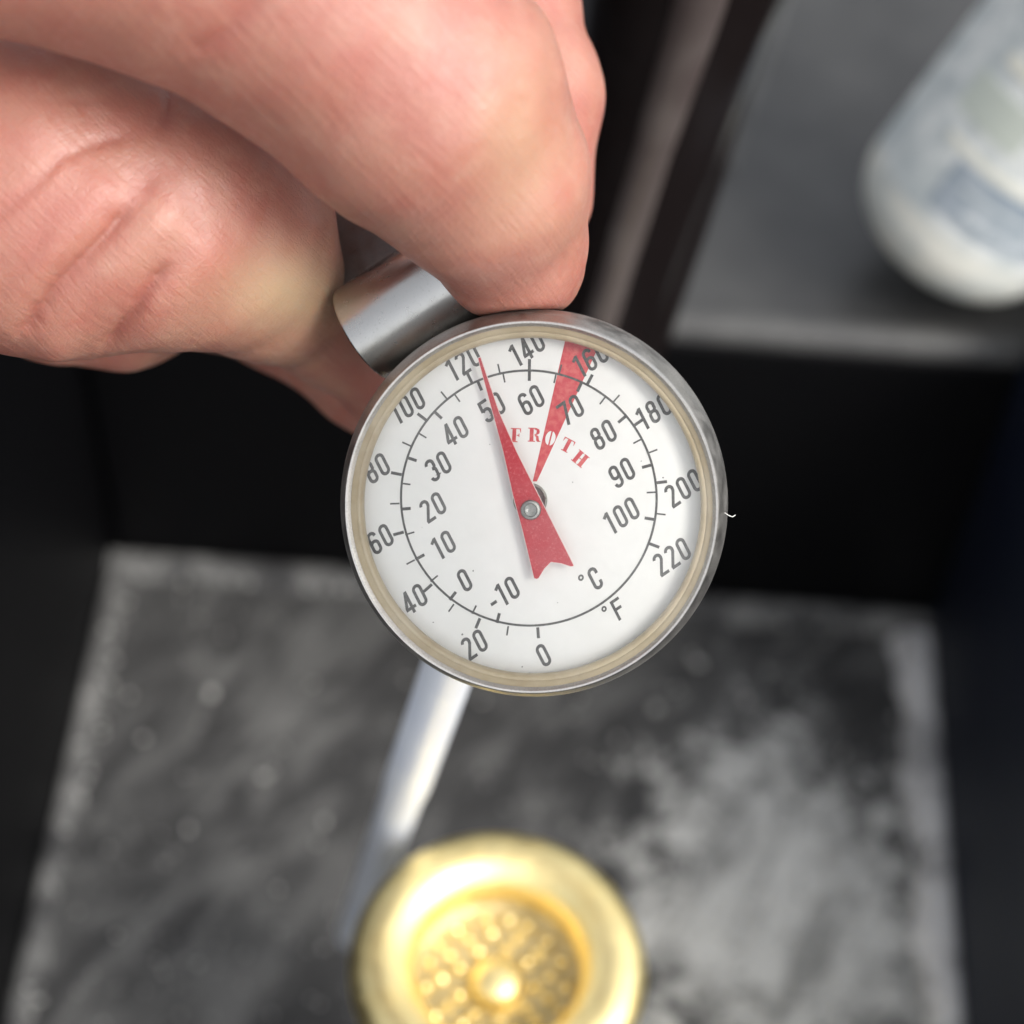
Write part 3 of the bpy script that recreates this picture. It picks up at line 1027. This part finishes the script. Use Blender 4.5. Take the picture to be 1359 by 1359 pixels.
order = ['thumb', 'index', 'lobe', 'lobe_low', 'middle', 'ring', 'palm', 'heel', 'wrist']
for nm in order:
    c, k = HAND[nm]
    j = JOIN.get(nm, 0.5)
    sl_, D = eval_chain(c, k, j + 3)
    G[sl_] = smin(G[sl_], D, j).astype(np.float32)


# flesh gives way to the steel: cut the case and the clip out of it
def w2c(v):
    return np.array([v @ RT, -(v @ UP), v @ FW])


def cut_region(center, rad):
    a = np.maximum((center - rad - lo) / HV, 0).astype(int)
    b = np.minimum((center + rad - lo) / HV + 2, dims).astype(int)
    sl_ = tuple(slice(a[i], b[i]) for i in range(3))
    X_ = np.stack(np.meshgrid(*(axes[i][sl_[i]] for i in range(3)), indexing='ij'), -1)
    return sl_, X_


oc = w2c(O3 - CAM)
nc, uc, vc = w2c(N), w2c(Uu), w2c(Vv)
sl_, X_ = cut_region(oc - nc * 4.5, 20)
q = X_ - oc
hh = q @ nc
rad = np.sqrt((q @ uc) ** 2 + (q @ vc) ** 2)
dcase = np.maximum(rad - 14.5, np.maximum(hh - 0.3, -9.1 - hh))
G[sl_] = np.maximum(G[sl_], -dcase - 0.0)
pmc = w2c(pm - CAM)
cac, pqc, pfc = w2c(ca), w2c(pq), w2c(pf)
sl_, X_ = cut_region(pmc + cac * 6 + pfc * 10, 24)
q = X_ - pmc
ua, ub, uq = q @ cac, q @ pfc, q @ pqc
dr = np.where(ub < 0, np.sqrt(ub ** 2 + uq ** 2), np.abs(uq)) - (RC + 0.06)
dclip = np.maximum(np.maximum(dr, -0.06 - ua), np.maximum(ua - CL - 0.06, ub - 26.1))
G[sl_] = np.maximum(G[sl_], -dclip)


def surface_nets(F, o, h):
    neg = F < 0
    cnt = np.zeros(tuple(d - 1 for d in F.shape), np.int8)
    sh = [(i, j, k) for i in (0, 1) for j in (0, 1) for k in (0, 1)]
    nx, ny, nz = cnt.shape
    for i, j, k in sh:
        cnt += neg[i:nx + i, j:ny + j, k:nz + k]
    act = (cnt > 0) & (cnt < 8)
    I = np.argwhere(act)
    idx = np.full(cnt.shape, -1, np.int64)
    idx[act] = np.arange(len(I))
    val = {s: F[I[:, 0] + s[0], I[:, 1] + s[1], I[:, 2] + s[2]] for s in sh}
    acc = np.zeros((len(I), 3)); n = np.zeros(len(I))
    for s in sh:
        for ax_ in range(3):
            if s[ax_]:
                continue
            e = list(s); e[ax_] = 1; e = tuple(e)
            a, b = val[s], val[e]
            cr_ = (a < 0) != (b < 0)
            t_ = np.where(cr_, a / np.where(cr_, a - b, 1), 0)
            p = np.tile(np.array(s, float), (len(I), 1))
            p[:, ax_] = t_
            acc[cr_] += p[cr_]
            n[cr_] += 1
    V = o + h * (I + acc / n[:, None])
    Q = []
    for ax_ in range(3):
        b_, c_ = (ax_ + 1) % 3, (ax_ + 2) % 3
        s0_ = [slice(None)] * 3; s1_ = [slice(None)] * 3
        s0_[ax_] = slice(0, -1); s1_[ax_] = slice(1, None)
        ch = neg[tuple(s0_)] != neg[tuple(s1_)]
        E = np.argwhere(ch)
        E = E[(E[:, b_] > 0) & (E[:, c_] > 0) & (E[:, b_] < F.shape[b_] - 1) & (E[:, c_] < F.shape[c_] - 1)]
        ins = neg[E[:, 0], E[:, 1], E[:, 2]]
        def at(db, dc):
            T = E.copy(); T[:, b_] -= db; T[:, c_] -= dc
            return idx[T[:, 0], T[:, 1], T[:, 2]]
        q4 = np.stack([at(1, 1), at(0, 1), at(0, 0), at(1, 0)], 1)
        q4[~ins] = q4[~ins][:, ::-1]
        Q.append(q4)
    return V, np.vstack(Q)


HVt, HQ = surface_nets(G, lo, HV)
del G
# relax the grid steps a little
ed = np.vstack([HQ[:, [0, 1]], HQ[:, [1, 2]], HQ[:, [2, 3]], HQ[:, [3, 0]]])
deg = np.bincount(ed.ravel(), minlength=len(HVt))[:, None]
for _ in range(3):
    acc = np.zeros_like(HVt)
    for ax_ in range(3):
        acc[:, ax_] = np.bincount(ed[:, 0], HVt[ed[:, 1], ax_], len(HVt)) + np.bincount(ed[:, 1], HVt[ed[:, 0], ax_], len(HVt))
    HVt = 0.45 * HVt + 0.55 * acc / deg

# subdivide once, smooth
tmp = bpy.data.meshes.new('tmp')
tmp.from_pydata([tuple(x) for x in HVt], [], [tuple(int(i) for i in f_) for f_ in HQ])
to = bpy.data.objects.new('tmp', tmp)
S.collection.objects.link(to)
md = to.modifiers.new('s', 'SUBSURF')
md.levels = md.render_levels = 1
dg = bpy.context.evaluated_depsgraph_get()
fin = bpy.data.meshes.new_from_object(to.evaluated_get(dg))
bpy.data.objects.remove(to)
bpy.data.meshes.remove(tmp)
nv = len(fin.vertices)
P = np.empty(nv * 3); fin.vertices.foreach_get('co', P); P = P.reshape(-1, 3)
NR = np.empty(nv * 3, np.float32); fin.vertex_normals.foreach_get('vector', NR); NR = NR.reshape(-1, 3)


# which digit a vertex belongs to, how far along and round it
def along(c):
    best = np.full(nv, 1e9); tt = np.zeros(nv); an = np.zeros(nv)
    s_ = 0.0
    Pp = [p for p, r in c]; Rr = [r for p, r in c]
    for i in range(len(c) - 1):
        ab = Pp[i + 1] - Pp[i]; L_ = np.linalg.norm(ab)
        t_ = np.clip((P - Pp[i]) @ ab / L_ ** 2, 0, 1)
        qv = P - Pp[i] - t_[:, None] * ab
        d = np.linalg.norm(qv, axis=1) - (Rr[i] + t_ * (Rr[i + 1] - Rr[i]))
        m_ = d < best
        best[m_] = d[m_]; tt[m_] = (s_ + t_ * L_)[m_]
        w_ = np.cross(ab / L_, np.array([0, 0, 1.0])); w_ /= np.linalg.norm(w_)
        z_ = np.cross(w_, ab / L_)
        an[m_] = (np.arctan2(qv @ w_, qv @ z_) * (Rr[i] + Rr[i + 1]) / 2)[m_]
        s_ += L_
    return best, tt, an


dist_ = {}
for nm in order:
    dist_[nm] = along(HAND[nm][0])
names = list(dist_)
D = np.stack([dist_[n_][0] for n_ in names])
who = D.argmin(0)
da = np.array([0.70, 0.68, 0.2]); da /= np.linalg.norm(da)
db = np.cross(da, [0, 0, 1.0]); db /= np.linalg.norm(db)
T, AN = P @ da, P @ db

PXx = 679.5 + F_PX * P[:, 0] / P[:, 2]
PXy = 679.5 + F_PX * P[:, 1] / P[:, 2]
facing = np.clip(-(NR * (P / np.linalg.norm(P, axis=1, keepdims=True))).sum(1) * 3, 0, 1)


def poly_dist(pl):
    d = np.full(nv, 1e9)
    pl = np.array(pl, float)
    for a, b in zip(pl[:-1], pl[1:]):
        ab = b - a
        t_ = np.clip(((PXx - a[0]) * ab[0] + (PXy - a[1]) * ab[1]) / (ab @ ab), 0, 1)
        d = np.minimum(d, np.hypot(PXx - a[0] - t_ * ab[0], PXy - a[1] - t_ * ab[1]))
    return d


LOW = np.isin(who, [names.index(n_) for n_ in ('index', 'lobe', 'lobe_low', 'middle', 'heel')])
THB = who == names.index('thumb')
CREASES = [  # polyline, half width px, depth mm, which
    ([(-30, 300), (0, 288), (25, 265), (54, 237), (85, 208), (124, 190), (181, 177)], 8, .22, LOW),
    ([(18, 450), (42, 425), (60, 400), (82, 371), (108, 345), (136, 317), (160, 288), (177, 268)], 8, .6, LOW),
    ([(177, 268), (200, 238), (212, 222)], 7, .14, LOW),
    ([(128, 468), (140, 456), (160, 432), (178, 412), (190, 392), (205, 370), (231, 342)], 8, .58, LOW),
    ([(-20, 400), (0, 392), (30, 360), (55, 318), (75, 290)], 8, .12, LOW),
    ([(222, 70), (226, 95), (224, 130), (218, 180)], 7, .30, LOW),
    ([(99, 100), (104, 130), (114, 160), (118, 184)], 4, .08, LOW),
    ([(60, 120), (64, 150), (70, 178)], 4, .06, LOW),
    ([(70, 133), (120, 134), (165, 132)], 3, .05, LOW),
    ([(230, 260), (262, 300), (280, 330)], 6, .08, LOW),
    ([(340, 270), (352, 300), (360, 326)], 6, .06, LOW),
    ([(236, 78), (262, 66), (290, 50), (312, 28), (335, 5), (350, -25)], 12, .26, THB),
    ([(505, 322), (540, 330), (585, 326), (620, 318)], 4, .05, THB),
    ([(520, 342), (560, 352), (600, 350), (640, 338)], 4, .05, THB),
    ([(545, 352), (585, 372), (625, 372)], 3, .04, THB),
]
groove = np.zeros(nv)
red = np.zeros(nv)
for pl, w_, dp, msk in CREASES:
    pl = np.array(pl, float)
    pl = np.vstack([pl[:1]] + [np.stack([np.interp(np.linspace(0, 1, 7)[1:], [0, 1], [a[c_], b[c_]]) for c_ in (0, 1)], 1) for a, b in zip(pl[:-1], pl[1:])])
    pl = pl + rng.normal(0, 0.8, pl.shape)
    d = poly_dist(pl)
    e0_ = np.hypot(PXx - pl[0, 0], PXy - pl[0, 1]); e1_ = np.hypot(PXx - pl[-1, 0], PXy - pl[-1, 1])
    fade = np.clip(np.minimum(e0_, e1_) / 35 + 0.15, 0, 1)
    groove = np.maximum(groove, dp * (0.6 * np.exp(-(d / w_) ** 2) + 0.4 * np.exp(-(d / (2.6 * w_)) ** 2)) * facing * msk * fade)
    red = np.maximum(red, np.exp(-(d / (w_ * 1.5)) ** 2) * min(1, dp * 3) * facing * msk * fade)
disp = -groove
for pl, w_, h_ in (([(5, 425), (60, 350), (130, 262)], 34, .55), ([(75, 450), (110, 405), (160, 350), (205, 300)], 36, .75), ([(175, 460), (215, 400), (270, 350)], 40, .4)):
    disp += h_ * np.exp(-(poly_dist(pl) / w_) ** 2) * facing * LOW
# soft unevenness of flesh
for fr_, am in ((0.35, .10), (0.8, .045)):
    ph = rng.uniform(0, 6, 6)
    disp += am * (np.sin(fr_ * (P[:, 0] + .6 * P[:, 1]) + ph[0]) * np.sin(fr_ * 1.2 * (P[:, 1] - .4 * P[:, 2]) + ph[1]) + .5 * np.sin(fr_ * 1.9 * P[:, 2] + ph[2] + P[:, 0] * fr_))
P2_ = P + NR * disp[:, None]
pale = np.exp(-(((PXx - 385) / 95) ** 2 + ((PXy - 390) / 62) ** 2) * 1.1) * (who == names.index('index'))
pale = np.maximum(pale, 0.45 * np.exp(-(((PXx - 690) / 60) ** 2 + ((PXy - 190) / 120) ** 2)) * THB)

wp = c2w(P2_)
hb = c2w(cs(-150, -150, 165))
fin.vertices.foreach_set('co', ((wp - hb) * MM).ravel())
for nm, arr in (('pale', pale), ('crease', red), ('along', T), ('around', AN)):
    at_ = fin.attributes.new(nm, 'FLOAT', 'POINT')
    at_.data.foreach_set('value', arr.astype(np.float32))
fin.polygons.foreach_set('use_smooth', [True] * len(fin.polygons))

skin = Mat('skin', (0.62, 0.31, 0.22), 0.47, 0.0, 0.62)
m = skin
c = m.co()
blot = m.noise(c, 0.16, 5, 0.6)
blot2 = m.noise(c, 0.45, 4, 0.6)
col = m.mix(m.ramp(blot, 0.30, 0.72), (0.415, 0.198, 0.145), (0.38, 0.138, 0.105))
col = m.mix(m.ramp(blot2, 0.5, 0.80, 0, 0.4), col, (0.50, 0.28, 0.21))
at_ = lambda n_: (lambda x: (setattr(x, 'attribute_name', n_), x.outputs['Fac'])[1])(m.n('ShaderNodeAttribute'))
col = m.mix(m.math('MULTIPLY', at_('crease'), 0.55), col, (0.34, 0.095, 0.07))
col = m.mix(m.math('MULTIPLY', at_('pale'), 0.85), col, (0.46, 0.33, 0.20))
m.set('Base Color', col)
m.set('Subsurface Weight', 0.42)
m.set('Subsurface Radius', (1.0, 0.26, 0.13))
m.set('Subsurface Scale', 0.0028)
cb = m.n('ShaderNodeCombineXYZ')
m.link(at_('along'), cb.inputs[0]); m.link(at_('around'), cb.inputs[1])
def strv(sx, sy):
    v = m.n('ShaderNodeVectorMath', operation='MULTIPLY')
    m.link(cb.outputs[0], v.inputs[0]); v.inputs[1].default_value = (sx, sy, 0)
    return v.outputs[0]
lines = m.noise(strv(0.28, 2.6), 1.0, 4, 0.6, 0.3)
cross = m.noise(strv(2.2, 0.35), 1.0, 4, 0.6, 0.4)
vo = m.n('ShaderNodeTexVoronoi', feature='DISTANCE_TO_EDGE')
m.link(c, vo.inputs['Vector']); vo.inputs['Scale'].default_value = 1.9
cells = m.ramp(vo.outputs['Distance'], 0.0, 0.16)
h_ = m.math('ADD', m.math('MULTIPLY', lines, 0.75), m.math('ADD', m.math('MULTIPLY', cross, 0.4), m.math('MULTIPLY', cells, 0.10)))
h_ = m.math('ADD', h_, m.math('MULTIPLY', m.noise(c, 4.5, 3), 0.16))
m.set('Normal', m.bump(h_, 0.7, 0.16))
m.set('Roughness', m.ramp(m.noise(c, 1.2, 4), 0.3, 0.7, 0.36, 0.50))
fin.materials.clear()
fin.materials.append(m.m)
hand = bpy.data.objects.new('hand', fin)
S.collection.objects.link(hand)
hand.location = tuple(hb * MM)
tag(hand, 'bare hand pinching the steel clip behind the dial between thumb and fingers', 'hand')

for o in S.objects:
    if 'base_mm' in o:
        del o['base_mm']
